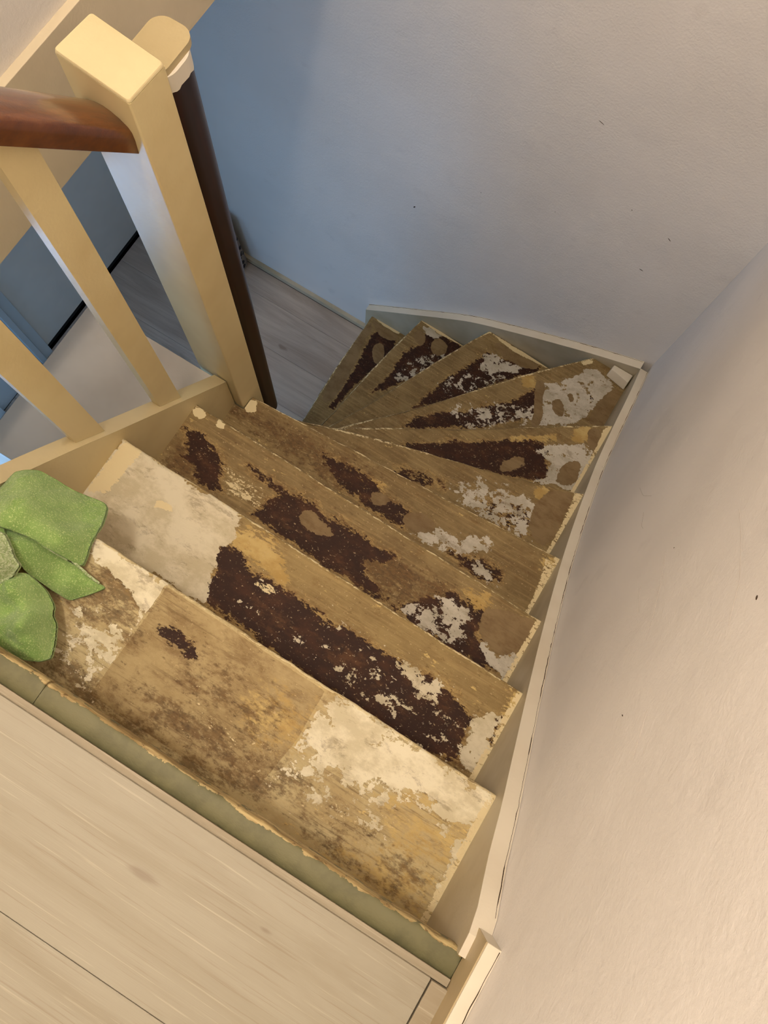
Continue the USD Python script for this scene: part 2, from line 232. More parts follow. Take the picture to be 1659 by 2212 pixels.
PATCHES = {
 1: [
  ('T', 1, 0.01, [(0.28,0.17),(0.569,0.164),(0.571,0.082),(0.558,-0.013),(0.447,-0.024),(0.276,-0.021),(0.28,0.085)]),
  ('W', 1, 0.012, [(0.576,0.166),(0.861,0.168),(0.857,0.104),(0.821,0.09),(0.788,0.107),(0.735,0.09),(0.692,0.094),(0.65,0.084),(0.611,0.083),(0.577,0.085)]),
  ('W', -0.1, 0.03, [(0.576,0.1),(0.707,0.096),(0.719,0.051),(0.66,0.044),(0.578,0.047)]),
  ('W', 0.9, 0.01, [(0.845,0.057),(0.845,0.104),(0.854,0.155),(0.862,0.169),(0.866,-0.024),(0.863,-0.026),(0.857,0.017)]),
  ('W', 0.9, 0.006, [(0.145,0.172),(0.278,0.173),(0.287,0.122),(0.275,0.11),(0.248,0.131),(0.213,0.143),(0.162,0.148)]),
  ('W', 0.1, 0.02, [(0.284,0.165),(0.304,0.075),(0.285,0.008),(0.211,0.018),(0.182,0.057),(0.249,0.058),(0.284,0.079)]),
  ('G', 0.2, 0.03, [(0.181,0.135),(0.234,0.138),(0.264,0.132),(0.28,0.085),(0.241,0.069),(0.194,0.064),(0.165,0.079)]),
  ('G', 0.7, 0.03, [(0.187,0.004),(0.268,-0.003),(0.314,-0.021),(0.37,0.005),(0.366,-0.036),(0.285,-0.039),(0.198,-0.022)]),
  ('G', 0, 0.04, [(0.349,0.023),(0.422,0.037),(0.505,0.034),(0.603,0.033),(0.566,-0.009),(0.451,-0.03),(0.337,-0.03)]),
  ('G', -0.15, 0.04, [(0.364,0.097),(0.457,0.106),(0.534,0.09),(0.525,0.054),(0.433,0.044),(0.376,0.056)]),
  ('G', -0.2, 0.03, [(0.607,0.027),(0.706,0.021),(0.787,0.018),(0.846,0.01),(0.841,-0.021),(0.762,-0.019),(0.664,-0.012)]),
  ('O', 0.55, 0.03, [(0.502,0.094),(0.517,0.115),(0.557,0.116),(0.568,0.087),(0.539,0.07)]),
  ('O', 0.6, 0.03, [(0.717,-0.009),(0.787,0.004),(0.84,0.007),(0.825,-0.02),(0.765,-0.024)]),
  ('O', 0.15, 0.03, [(0.747,0.083),(0.812,0.107),(0.857,0.082),(0.832,0.045),(0.776,0.048)]),
  ('D', 0.35, 0.006, [(0.303,0.112),(0.319,0.12),(0.348,0.12),(0.366,0.118),(0.375,0.103),(0.365,0.095),(0.346,0.105),(0.325,0.105)]),
  ('L', -0.3, 0.03, [(0.412,0.063),(0.514,0.07),(0.638,0.054),(0.764,0.055),(0.747,0.031),(0.649,0.023),(0.497,0.022)]),
 ],
 2: [
  ('W', 1.4, 0.006, [(-0.001,0.353),(0.263,0.347),(0.276,0.305),(0.264,0.272),(0.281,0.238),(0.294,0.182),(0.264,0.169),(0.211,0.174),(0.143,0.171),(0.062,0.171),(-0.003,0.191),(-0.006,0.25)]),
  ('G', 0, 0.03, [(0.022,0.227),(0.095,0.252),(0.148,0.235),(0.135,0.196),(0.076,0.18)]),
  ('G', 0, 0.03, [(0.145,0.253),(0.223,0.272),(0.264,0.227),(0.245,0.196),(0.173,0.2)]),
  ('O', 0.5, 0.01, [(0.004,0.351),(0.042,0.349),(0.037,0.319),(0.029,0.252),(-0.001,0.243)]),
  ('L', 1, 0.008, [(0.004,0.351),(0.046,0.351),(0.041,0.322),(0.035,0.25),(0.001,0.234)]),
  ('L', 1, 0.004, [(0.12,0.29),(0.15,0.295),(0.155,0.285),(0.123,0.275)]),
  ('D', 1, 0.008, [(0.263,0.285),(0.304,0.287),(0.34,0.27),(0.393,0.273),(0.441,0.274),(0.496,0.264),(0.559,0.274),(0.618,0.272),(0.666,0.273),(0.718,0.281),(0.764,0.277),(0.81,0.254),(0.814,0.215),(0.823,0.175),(0.749,0.166),(0.638,0.162),(0.499,0.17),(0.375,0.179),(0.287,0.178),(0.283,0.229)]),
  ('O', 0.5, 0.012, [(0.272,0.297),(0.292,0.335),(0.344,0.332),(0.395,0.299),(0.405,0.276),(0.36,0.277),(0.315,0.284)]),
  ('L', -0.1, 0.01, [(0.346,0.253),(0.378,0.264),(0.399,0.262),(0.378,0.249)]),
  ('W', 0.35, 0.008, [(0.642,0.272),(0.68,0.281),(0.72,0.278),(0.748,0.262),(0.739,0.238),(0.685,0.256)]),
  ('W', -0.28, 0.02, [(0.575,0.217),(0.628,0.24),(0.704,0.24),(0.779,0.258),(0.821,0.219),(0.798,0.178),(0.695,0.161),(0.611,0.174)]),
  ('W', -0.45, 0.03, [(0.376,0.238),(0.56,0.255),(0.668,0.237),(0.607,0.181),(0.449,0.187)]),
  ('W', 0.8, 0.008, [(0.801,0.262),(0.823,0.271),(0.855,0.282),(0.855,0.241),(0.858,0.179),(0.825,0.172),(0.821,0.211),(0.827,0.232)]),
  ('D', 0.3, 0.01, [(0.838,0.271),(0.853,0.285),(0.862,0.254),(0.852,0.247)]),
  ('O', 0.6, 0.01, [(0.844,0.335),(0.862,0.345),(0.867,0.303),(0.859,0.284),(0.845,0.308)]),
  ('G', 0.5, 0.02, [(0.46,0.184),(0.599,0.194),(0.737,0.186),(0.837,0.175),(0.81,0.158),(0.66,0.157),(0.514,0.161)]),
 ],
 3: [
  ('L', 1, 0.003, [(-0.004,0.513),(0.019,0.521),(0.035,0.511),(0.025,0.497),(0.007,0.5)]),
  ('L', 1, 0.003, [(0.054,0.515),(0.077,0.519),(0.081,0.507),(0.065,0.503)]),
  ('D', 0.8, 0.01, [(0.014,0.467),(0.055,0.468),(0.12,0.442),(0.149,0.395),(0.131,0.383),(0.096,0.391),(0.045,0.413)]),
  ('G', 0.4, 0.03, [(0.007,0.426),(0.062,0.424),(0.146,0.387),(0.115,0.38),(0.027,0.372)]),
  ('D', 0.2, 0.008, [(0.161,0.468),(0.208,0.468),(0.269,0.464),(0.335,0.47),(0.31,0.455),(0.208,0.45)]),
  ('D', 1, 0.008, [(0.242,0.417),(0.266,0.451),(0.299,0.471),(0.362,0.464),(0.427,0.469),(0.479,0.461),(0.537,0.468),(0.516,0.437),(0.476,0.419),(0.517,0.398),(0.579,0.38),(0.535,0.37),(0.42,0.372),(0.302,0.379),(0.235,0.384)]),
  ('T', 0.7, 0.006, [(0.314,0.439),(0.332,0.457),(0.397,0.445),(0.404,0.425),(0.37,0.416),(0.328,0.419)]),
  ('L', 0, 0.03, [(0.14,0.431),(0.225,0.425),(0.236,0.408),(0.17,0.402)]),
  ('G', 0.25, 0.03, [(0.48,0.421),(0.533,0.465),(0.658,0.463),(0.689,0.449),(0.607,0.398),(0.554,0.376)]),
  ('D', 0.7, 0.01, [(0.588,0.375),(0.643,0.431),(0.679,0.465),(0.752,0.465),(0.763,0.416),(0.811,0.391),(0.846,0.407),(0.849,0.382),(0.804,0.365),(0.716,0.365),(0.625,0.369)]),
  ('W', 0.4, 0.008, [(0.601,0.381),(0.632,0.404),(0.677,0.402),(0.711,0.373),(0.68,0.37),(0.635,0.37)]),
  ('W', 0.1, 0.012, [(0.651,0.437),(0.705,0.459),(0.732,0.442),(0.721,0.413),(0.748,0.385),(0.711,0.373),(0.679,0.409)]),
  ('W', 0.5, 0.008, [(0.781,0.405),(0.815,0.404),(0.853,0.422),(0.854,0.374),(0.825,0.367),(0.799,0.383)]),
  ('T', 1, 0.006, [(0.747,0.473),(0.797,0.493),(0.862,0.507),(0.858,0.453),(0.849,0.42),(0.825,0.405),(0.789,0.41),(0.76,0.426)]),
  ('O', 0.7, 0.008, [(0.692,0.482),(0.742,0.501),(0.755,0.489),(0.748,0.462),(0.714,0.464)]),
 ],
 4: [
  ('G', 0.4, 0.04, [(0.018,0.615),(0.171,0.628),(0.321,0.64),(0.451,0.6),(0.277,0.585),(0.089,0.59)]),
  ('O', 0.45, 0.012, [(0.255,0.619),(0.377,0.635),(0.421,0.628),(0.38,0.609),(0.29,0.607)]),
  ('D', 0.6, 0.01, [(0.248,0.621),(0.327,0.631),(0.396,0.626),(0.443,0.602),(0.506,0.595),(0.508,0.57),(0.419,0.567),(0.318,0.584)]),
  ('D', 0.4, 0.01, [(0.448,0.605),(0.494,0.614),(0.506,0.595),(0.472,0.587)]),
  ('T', 1, 0.005, [(0.398,0.601),(0.425,0.62),(0.45,0.613),(0.446,0.591),(0.418,0.579)]),
  ('T', 1, 0.005, [(0.491,0.598),(0.525,0.627),(0.573,0.623),(0.575,0.598),(0.537,0.575),(0.501,0.578)]),
  ('W', 0.35, 0.012, [(0.536,0.567),(0.586,0.612),(0.631,0.622),(0.699,0.649),(0.694,0.613),(0.639,0.586),(0.584,0.571)]),
  ('D', 0.5, 0.01, [(0.63,0.58),(0.685,0.595),(0.762,0.604),(0.769,0.582),(0.741,0.565),(0.675,0.569)]),
  ('W', 0.2, 0.01, [(0.691,0.585),(0.739,0.589),(0.762,0.571),(0.714,0.567)]),
  ('L', 0.1, 0.006, [(0.834,0.69),(0.866,0.705),(0.861,0.665),(0.863,0.57),(0.859,0.567),(0.845,0.649)]),
  ('O', 0.6, 0.01, [(0.823,0.687),(0.866,0.705),(0.86,0.678),(0.832,0.66)]),
  ('L', 1, 0.004, [(0.021,0.642),(0.043,0.651),(0.056,0.625),(0.037,0.613),(0.024,0.621)]),
  ('G', 0.9, 0.006, [(0.009,0.644),(0.022,0.657),(0.025,0.626),(0.013,0.584),(-0.0,0.589)]),
 ],
 5: [
  ('W', 0.15, 0.02, [(0.563,0.781),(0.605,0.822),(0.662,0.835),(0.743,0.856),(0.788,0.839),(0.776,0.772),(0.701,0.754),(0.609,0.764)]),
  ('D', 0, 0.02, [(0.651,0.791),(0.731,0.826),(0.779,0.818),(0.766,0.765),(0.678,0.77)]),
  ('D', 0.1, 0.012, [(0.395,0.735),(0.475,0.77),(0.534,0.769),(0.492,0.743),(0.429,0.726)]),
  ('O', 0.7, 0.006, [(0.742,0.897),(0.776,0.914),(0.789,0.877),(0.756,0.871)]),
  ('T', 1, 0.006, [(0.77,0.911),(0.846,0.943),(0.846,0.89),(0.857,0.779),(0.809,0.763),(0.768,0.812)]),
  ('L', 0.1, 0.006, [(0.843,0.941),(0.863,0.951),(0.863,0.886),(0.869,0.771),(0.864,0.768),(0.854,0.85)]),
 ],
 6: [
  ('D', 1, 0.008, [(0.359,0.869),(0.458,0.945),(0.681,1.09),(0.74,1.098),(0.75,1.053),(0.782,1.023),(0.766,0.995),(0.7,0.971),(0.624,0.936),(0.515,0.904),(0.407,0.87)]),
  ('W', 0.6, 0.006, [(0.723,1.101),(0.829,1.171),(0.856,1.18),(0.863,1.107),(0.873,1.03),(0.808,1.005),(0.742,0.98),(0.765,1.011),(0.761,1.06),(0.708,1.069)]),
  ('T', 1, 0.008, [(0.639,0.966),(0.636,0.998),(0.668,1.027),(0.699,1.029),(0.684,0.986),(0.653,0.955)]),
  ('T', 1, 0.005, [(0.796,1.085),(0.836,1.114),(0.855,1.069),(0.849,1.031),(0.806,1.008),(0.793,1.046)]),
  ('T', 1, 0.005, [(0.804,1.216),(0.84,1.239),(0.871,1.181),(0.86,1.157),(0.83,1.163)]),
  ('O', 0.8, 0.006, [(0.768,1.193),(0.808,1.224),(0.831,1.181),(0.78,1.157)]),
  ('O', 0.3, 0.006, [(0.614,1.066),(0.731,1.144),(0.742,1.125),(0.623,1.05)]),
  ('L', 0.8, 0.005, [(0.846,1.243),(0.867,1.263),(0.868,1.187),(0.861,1.14)]),
 ],
 7: [
  ('D', 1, 0.008, [(0.293,0.975),(0.324,1.041),(0.443,1.14),(0.558,1.247),(0.613,1.34),(0.647,1.342),(0.66,1.255),(0.522,1.126)]),
  ('W', 0.45, 0.006, [(0.625,1.367),(0.688,1.43),(0.736,1.506),(0.774,1.501),(0.827,1.486),(0.82,1.414),(0.798,1.342),(0.754,1.276),(0.672,1.234),(0.632,1.275)]),
  ('W', -0.05, 0.02, [(0.419,1.121),(0.514,1.2),(0.592,1.25),(0.647,1.247),(0.571,1.164),(0.465,1.102)]),
  ('D', 0, 0.015, [(0.76,1.395),(0.797,1.458),(0.828,1.4),(0.779,1.359)]),
  ('D', 0.4, 0.006, [(0.712,1.452),(0.746,1.487),(0.765,1.485),(0.739,1.45)]),
  ('T', 1, 0.004, [(0.59,1.364),(0.627,1.378),(0.65,1.306),(0.68,1.267),(0.68,1.22),(0.66,1.208),(0.638,1.279)]),
  ('T', 1, 0.004, [(0.672,1.329),(0.694,1.353),(0.723,1.333),(0.736,1.293),(0.698,1.298)]),
  ('T', 1, 0.004, [(0.706,1.38),(0.723,1.391),(0.742,1.364),(0.722,1.361)]),
  ('T', 1, 0.006, [(0.824,1.474),(0.861,1.488),(0.878,1.422),(0.872,1.351),(0.819,1.318),(0.802,1.383)]),
  ('O', 0.5, 0.006, [(0.544,1.351),(0.582,1.379),(0.609,1.347),(0.57,1.322)]),
  ('L', 0.7, 0.004, [(0.692,1.504),(0.724,1.538),(0.728,1.521),(0.705,1.497)]),
 ],
 8: [
  ('D', 1, 0.008, [(0.273,1.127),(0.313,1.287),(0.367,1.395),(0.389,1.459),(0.443,1.466),(0.585,1.524),(0.584,1.492),(0.521,1.431),(0.401,1.27)]),
  ('W', 0.4, 0.006, [(0.384,1.449),(0.427,1.477),(0.48,1.468),(0.535,1.492),(0.512,1.446),(0.441,1.401),(0.401,1.386)]),
  ('W', -0.2, 0.02, [(0.322,1.272),(0.428,1.424),(0.479,1.403),(0.368,1.26)]),
  ('L', 0.7, 0.004, [(0.355,1.534),(0.372,1.538),(0.482,1.534),(0.614,1.543),(0.604,1.526),(0.473,1.517)]),
  ('T', 1, 0.005, [(0.386,1.515),(0.468,1.524),(0.581,1.532),(0.567,1.487),(0.476,1.476),(0.434,1.481)]),
 ],
 9: [
  ('D', 1, 0.008, [(0.079,1.17),(0.099,1.273),(0.1,1.376),(0.136,1.457),(0.141,1.518),(0.263,1.527),(0.289,1.52),(0.231,1.403),(0.149,1.26)]),
  ('W', -0.15, 0.015, [(0.114,1.283),(0.186,1.443),(0.247,1.447),(0.17,1.295)]),
  ('W', 0.4, 0.005, [(0.108,1.52),(0.136,1.527),(0.19,1.526),(0.172,1.503),(0.133,1.497)]),
  ('T', 1, 0.004, [(0.167,1.482),(0.185,1.516),(0.23,1.505),(0.24,1.466),(0.212,1.436),(0.181,1.451)]),
  ('T', 1, 0.004, [(0.088,1.484),(0.118,1.504),(0.146,1.475),(0.146,1.44),(0.108,1.45)]),
  ('L', 0.7, 0.004, [(0.086,1.536),(0.098,1.537),(0.187,1.548),(0.286,1.542),(0.282,1.532),(0.179,1.526)]),
 ],
 10: [
  ('D', 1, 0.006, [(-0.071,1.098),(-0.066,1.197),(-0.072,1.314),(-0.089,1.451),(-0.089,1.488),(0.007,1.499),(0.026,1.45),(-0.012,1.328),(-0.039,1.19),(-0.05,1.1)]),
  ('T', 1, 0.003, [(-0.066,1.436),(-0.026,1.461),(0.004,1.411),(0.009,1.366),(-0.029,1.366)]),
  ('T', 1, 0.004, [(-0.138,1.531),(-0.089,1.525),(0.004,1.523),(0.015,1.505),(-0.026,1.478),(-0.075,1.484)]),
  ('T', 1, 0.004, [(-0.105,1.44),(-0.102,1.491),(-0.133,1.522),(-0.131,1.228),(-0.114,1.095),(-0.071,1.134),(-0.077,1.286)]),
  ('L', 0.5, 0.004, [(-0.132,1.54),(0.005,1.54),(0.001,1.528),(-0.067,1.527)]),
 ],
}
LOBES = {
 'A': ([(-0.002,0.169,-0.16),(0.009,0.195,-0.15),(0.027,0.215,-0.17),(0.047,0.217,-0.19),(0.071,0.218,-0.215),(0.113,0.228,-0.235),(0.123,0.223,-0.235),(0.14,0.199,-0.212),(0.148,0.17,-0.195),(0.157,0.146,-0.19),(0.163,0.128,-0.187),(0.131,0.126,-0.15),(0.096,0.126,-0.12),(0.07,0.12,-0.1),(0.039,0.109,-0.1),(-0.002,0.131,-0.13)], [(0.077,0.18,-0.145),(0.112,0.181,-0.19),(0.068,0.165,-0.11),(0.125,0.152,-0.14),(0.03,0.175,-0.13)]),
 'B': ([(0.042,0.112,-0.12),(0.077,0.128,-0.13),(0.125,0.125,-0.165),(0.161,0.125,-0.19),(0.182,0.121,-0.197),(0.206,0.12,-0.204),(0.189,0.097,-0.204),(0.171,0.075,-0.204),(0.145,0.076,-0.185),(0.119,0.082,-0.14),(0.096,0.094,-0.12),(0.061,0.088,-0.12)], [(0.133,0.102,-0.168),(0.106,0.109,-0.125),(0.167,0.1,-0.19)]),
 'C': ([(0.078,0.044,-0.12),(0.107,0.07,-0.12),(0.123,0.084,-0.13),(0.15,0.076,-0.15),(0.169,0.062,-0.165),(0.189,0.041,-0.165),(0.206,0.019,-0.155),(0.22,0.002,-0.14),(0.214,-0.007,-0.125),(0.199,-0.015,-0.12),(0.175,-0.017,-0.115),(0.137,-0.026,-0.11)], [(0.176,0.027,-0.1),(0.177,0.046,-0.135),(0.134,0.057,-0.1),(0.155,0.054,-0.125),(0.144,0.033,-0.118),(0.197,0.011,-0.115)]),
 'D': ([(0.063,0.109,-0.07),(0.083,0.116,-0.08),(0.103,0.103,-0.085),(0.125,0.091,-0.09),(0.122,0.072,-0.1),(0.113,0.054,-0.1),(0.102,0.045,-0.09)], [(0.107,0.089,-0.06)]),
 'E': ([(.012,.012,-.17),(.06,.004,-.17),(.11,.02,-.15),(.12,.06,-.13),(.09,.10,-.12),(.05,.13,-.11),(.012,.13,-.13)], [(.06,.06,-.12)]),
}

# ---------------------------------------------------------------- measures
R = 0.21                                   # rise
W = 0.8644                                 # width between the stringers
WALL_X, BACK_Y = 0.892, 1.568              # room faces of the right and back walls
IN_Y = 1.5383                              # inner face of the back stringer
FLOOR = -11 * R
HALL_X = -1.283
# nosing lines, upper to lower: the left path and the right end of each step
NOSE = {0: ((-.0, 0), (W, 0)), 1: ((0, .1772), (W, .1692)), 2: ((0, .3515), (W, .3414)), 3: ((0, .5224), (W, .5106)),
        4: ((.0290, .6545), (W, .7054)), 5: ((.030, .697), (W, .9519)), 6: ((.030, .722), (W, 1.2642)), 7: ((.030, .756), (.7161, IN_Y)),
        8: ((-.014, .770), (.3568, IN_Y)), 9: ((-.053, .770), (.0857, IN_Y)), 10: ((-.130, .770), (-.1393, IN_Y))}

# ---------------------------------------------------------------- the setting
KS = dict(kind='structure')
obj('wall_right', box(WALL_X, WALL_X + .1, -1.6, BACK_Y + .1, FLOOR, 2.4), M_wall, **KS)
wall_r = stage.GetPrimAtPath('/World/wall_right')
obj('wall_back', box(HALL_X - .1, WALL_X, BACK_Y, BACK_Y + .1, FLOOR, 2.4), M_wall, **KS)
wall_b = stage.GetPrimAtPath('/World/wall_back')
obj('wall_left', box(-.365, -.265, -1.6, BACK_Y, -.2, 2.4), M_wall, **KS)
obj('wall_left', join(box(HALL_X - .1, HALL_X, -1.6, -.55, FLOOR, -.2), box(HALL_X - .1, HALL_X, .40, .69, FLOOR, -.2), box(HALL_X - .1, HALL_X, -.55, .40, -.55, -.2), box(HALL_X - .1, HALL_X, .69, BACK_Y, -.27, -.2), box(HALL_X - .1, HALL_X, 1.53, BACK_Y, FLOOR, -.27)), M_lowwall, **KS)
obj('wall_front', box(-.365, WALL_X + .1, -1.7, -1.6, -.2, 2.4), M_wall, **KS)
obj('wall_front', join(box(HALL_X - .1, -1.17, -1.7, -1.6, FLOOR, -.2), box(-.27, WALL_X, -1.7, -1.6, FLOOR, -.2), box(-1.17, -.27, -1.7, -1.6, FLOOR, -2.1), box(-1.17, -.27, -1.7, -1.6, -.6, -.2)), M_lowwall, **KS)
wn = tag(UsdGeom.Xform.Define(stage, path_for('window_1')).GetPrim(), **KS)
obj('frame', join(box(-1.17, -1.12, -1.69, -1.63, -2.1, -.6), box(-.32, -.27, -1.69, -1.63, -2.1, -.6), box(-1.12, -.32, -1.69, -1.63, -2.1, -2.05), box(-1.12, -.32, -1.69, -1.63, -.65, -.6)), M_jamb, wn)
M_pane = usdkit.material(stage, '/World/Looks/window_glass', {'t': ('transparent_bsdf', {}), 'g': ('glossy_bsdf', {'roughness': .02}), 'f': ('fresnel', {'IOR': 1.45}), 'm': ('mix_closure', {})}, [('f.fac', 'm.fac'), ('t.BSDF', 'm.closure1'), ('g.BSDF', 'm.closure2')], surface='m.closure')
obj('pane', box(-1.12, -.32, -1.662, -1.658, -2.05, -.65), M_pane, wn)
obj('ceiling', box(-.365, WALL_X + .1, -1.7, BACK_Y + .1, 2.4, 2.5), M_ceiling, **KS)
obj('ceiling', box(HALL_X - .1, -.365, -1.7, BACK_Y, -.2, -.1), M_ceiling, **KS)

# landing: laminate planks on a slab
land = tag(UsdGeom.Xform.Define(stage, path_for('floor')).GetPrim(), **KS)
obj('slab', box(-.265, WALL_X, -1.6, -.045, -.2, 0), M_ceiling, land)
Yp = [-.040, -.2335, -.427, -.6205, -.814, -1.0075, -1.201, -1.3945, -1.588]
for k in range(len(Yp) - 1):
    m = oak(f'laminate_{k + 1}', srgb(168, 160, 142), srgb(157, 147, 127), 0.0, 1.3 + k * 2.7, knot=((.507, -.118, .030), (.66, -.095, .012)) if k == 0 else ())
    obj('plank', box(-.264, .8505, Yp[k + 1] + .0006, Yp[k], .0002, .012, .0009), m, land, smooth=30)
m_fill = oak('laminate_strip', srgb(174, 162, 140), srgb(156, 142, 118), math.pi / 2, 4.2)
obj('plank', box(.8525, .8775, -1.59, -.0415, .0002, .0118, .0009), m_fill, land, smooth=30, label='narrow cut strip of laminate along the wall')
obj('locking_edge', box(-.264, .8725, -.0405, -.0310, .0022, .0062, .0006), m_fill, land, label='bare tongue edge of the laminate')
obj('baseboard_right', box(.8748, WALL_X + .001, -1.6, .034, .0002, .060, .0012), M_string_top, smooth=30, **KS)
bb = stage.GetPrimAtPath('/World/baseboard_right')
obj('face', box(.8735, .8752, -1.6, .0335, .0004, .0565), paint('plinth_paint', srgb(190, 170, 132), srgb(176, 156, 118), chips=.72), bb, label='tan lower face of the skirting')
obj('plinth', box(.8783, .8787, -1.6, -.0425, .0005, .0135), M_crack, bb)

# lower hall floor
hall = tag(UsdGeom.Xform.Define(stage, path_for('floor')).GetPrim(), **KS)
obj('slab', box(HALL_X, WALL_X, -1.6, BACK_Y, FLOOR - .1, FLOOR - .012), M_ceiling, hall)
mats = [oak(f'hall_laminate_{k}', srgb(204, 190, 176), srgb(176, 160, 146), 0.0, 8.3 + k * 3.1, line=(202, 194, 186)) for k in range(5)]
y, k = BACK_Y - .015, 0
while y > -1.55:
    y0 = y - (.11 if k == 0 else .1935)
    obj('plank', box(HALL_X + .002, WALL_X - .002, y0 + .0006, y, FLOOR - .0118, FLOOR, .0009), mats[k % 5], hall, smooth=30)
    y, k = y0, k + 1
obj('baseboard_back', box(HALL_X, -.168, 1.551, BACK_Y, FLOOR + .006, FLOOR + .036, .001), M_string, smooth=30, **KS)
obj('gap', box(HALL_X, -.168, 1.5515, BACK_Y, FLOOR + .0002, FLOOR + .0058), M_black, stage.GetPrimAtPath('/World/baseboard_back'))

# hall door, its frame, and the board that edges the upper floor
dr = tag(UsdGeom.Xform.Define(stage, path_for('door_1')).GetPrim(), **KS)
obj('door_leaf', box(HALL_X - .05, HALL_X - .004, .735, 1.50, FLOOR + .034, -.30, .002), M_doorpaint, dr, smooth=30)
obj('threshold', box(HALL_X - .1, HALL_X - .012, .735, 1.50, FLOOR + .0002, FLOOR + .03), M_black, dr, label='dark gap under the door')
jamb = tag(UsdGeom.Xform.Define(stage, path_for('trim_1')).GetPrim(), **KS)
obj('jamb', box(HALL_X - .06, HALL_X + .012, .690, .7335, FLOOR + .001, -.27, .002), M_jamb, jamb, smooth=30)
obj('casing', box(HALL_X, HALL_X + .018, .662, .6895, FLOOR + .001, -.25, .003), M_jamb, jamb, smooth=30)
obj('jamb', box(HALL_X - .06, HALL_X + .012, 1.502, 1.53, FLOOR + .001, -.27, .002), M_jamb, jamb, smooth=30)
obj('jamb', box(HALL_X - .06, HALL_X + .012, .735, 1.50, -.298, -.27, .002), M_jamb, jamb, smooth=30)
dr2 = tag(UsdGeom.Xform.Define(stage, path_for('door_2')).GetPrim(), **KS)
obj('frame', join(box(HALL_X - .12, HALL_X + .012, .352, .40, FLOOR + .001, -.60), box(HALL_X - .12, HALL_X + .012, -.55, -.502, FLOOR + .001, -.60), box(HALL_X - .12, HALL_X + .012, -.55, .40, -.60, -.55)), M_jamb, dr2)
obj('sill', box(HALL_X - .35, HALL_X, -.50, .35, FLOOR - .03, FLOOR - .002), M_jamb, dr2)
fas = tag(UsdGeom.Xform.Define(stage, path_for('trim_2')).GetPrim(), **KS)
obj('fascia_board', box(-.2655, -.2505, -1.6, BACK_Y, -.2, .033, .0012), M_fascia, fas, smooth=30)

# dents, flecks and hairline scratches in the plaster
def fleck(parent, ax, a, b, ra, rb, rot=0, m=M_crack):
    s_ = m3.Manifold.sphere(1, 14).scale((ra, .0006, rb)).rotate((0, math.degrees(rot), 0))
    s_ = s_.translate((a, BACK_Y, b)) if ax == 'y' else s_.rotate((0, 0, 90)).translate((WALL_X, a, b))
    obj('dent', s_, m, parent, smooth=True)
for a, b, ra, rb, rot in ((-.022, -1.259, .0022, .0055, .5), (.685, -.966, .006, .0012, .1), (.417, -.562, .008, .0008, .3), (.579, -.771, .0015, .0012, 0), (.40, -.93, .0010, .001, 0), (.70, -.80, .006, .0010, .6), (.18, -1.02, .0012, .001, 0)):
    fleck(wall_b, 'y', a, b, ra, rb, rot)
for a, b, ra, rb, rot in ((.469, .253, .0035, .0016, .6), (.330, .05, .003, .0008, 1.2), (.60, -.1, .001, .0008, 0)):
    fleck(wall_r, 'x', a, b, ra, rb, rot)
s = Net(); M_scratch = s.out('scratch_grey', srgb(198, 186, 174), .9)
def scratch(parent, pts, r=.0003):
    P = np.array(pts, float); t = np.linspace(0, len(P) - 1, 10); Q = np.c_[[np.interp(t, range(len(P)), P[:, k]) for k in range(3)]].T
    Q[:, 0] = WALL_X
    m = join(*[trimesh.creation.cylinder(r, segment=(Q[k], Q[k + 1]), sections=6) for k in range(len(Q) - 1)])
    obj('scratch', m, M_scratch, parent)
for pts in ([(.892, .74, -.40), (.892, .70, -.36), (.892, .69, -.34)], [(.892, .54, -.16), (.892, .52, -.14), (.892, .49, -.10)], [(.892, .34, .12), (.892, .28, .15)], [(.892, .62, .08), (.892, .57, .13), (.892, .50, .19), (.892, .44, .22)], [(.892, .60, -.13), (.892, .53, -.07), (.892, .46, -.02)], [(.892, .84, -.55), (.892, .80, -.48), (.892, .78, -.41)]):
    scratch(wall_r, pts)

# ---------------------------------------------------------------- staircase
stair = thing('staircase', label='worn winder staircase with flaking brown and white paint, turning left down to the hall', category='staircase')
def line_off(i, d):
    """The nosing line of step i moved upstairs by d."""
    (x0, y0), (x1, y1) = NOSE[i]; t = np.array([x1 - x0, y1 - y0]); t /= np.linalg.norm(t); n = np.array([-t[1], t[0]])
    if n @ np.array([-1, 1]) < 0 and i > 8: n = -n
    if i <= 8 and n[1] < 0: n = -n
    return np.array([x0, y0]) - n * d, np.array([x1, y1]) - n * d
def resample(P, n):
    P = np.array(P, float); s_ = np.r_[0, np.cumsum(np.linalg.norm(np.diff(P, axis=0), axis=1))]; s_ /= s_[-1]
    t = np.linspace(0, 1, n); return np.c_[np.interp(t, s_, P[:, 0]), np.interp(t, s_, P[:, 1])]
def sdf(P, poly):
    g = Polygon(poly).buffer(0); pts = shapely.points(P[:, 0], P[:, 1])
    inside = shapely.contains(g, pts); d = shapely.distance(shapely.boundary(g), pts)
    return np.where(inside, d, -d)
TH = .034
def chaikin(P, n=2):
    P = np.array(P, float)
    for _ in range(n):
        nx = np.roll(P, -1, 0); P = np.stack([P * .75 + nx * .25, P * .25 + nx * .75], 1).reshape(-1, 2)
    return P
LAYER = {'D': ('a', 0), 'W': ('a', 1), 'T': ('a', 2), 'O': ('b', 0), 'G': ('b', 1), 'L': ('b', 2), 'K': ('b', 1)}
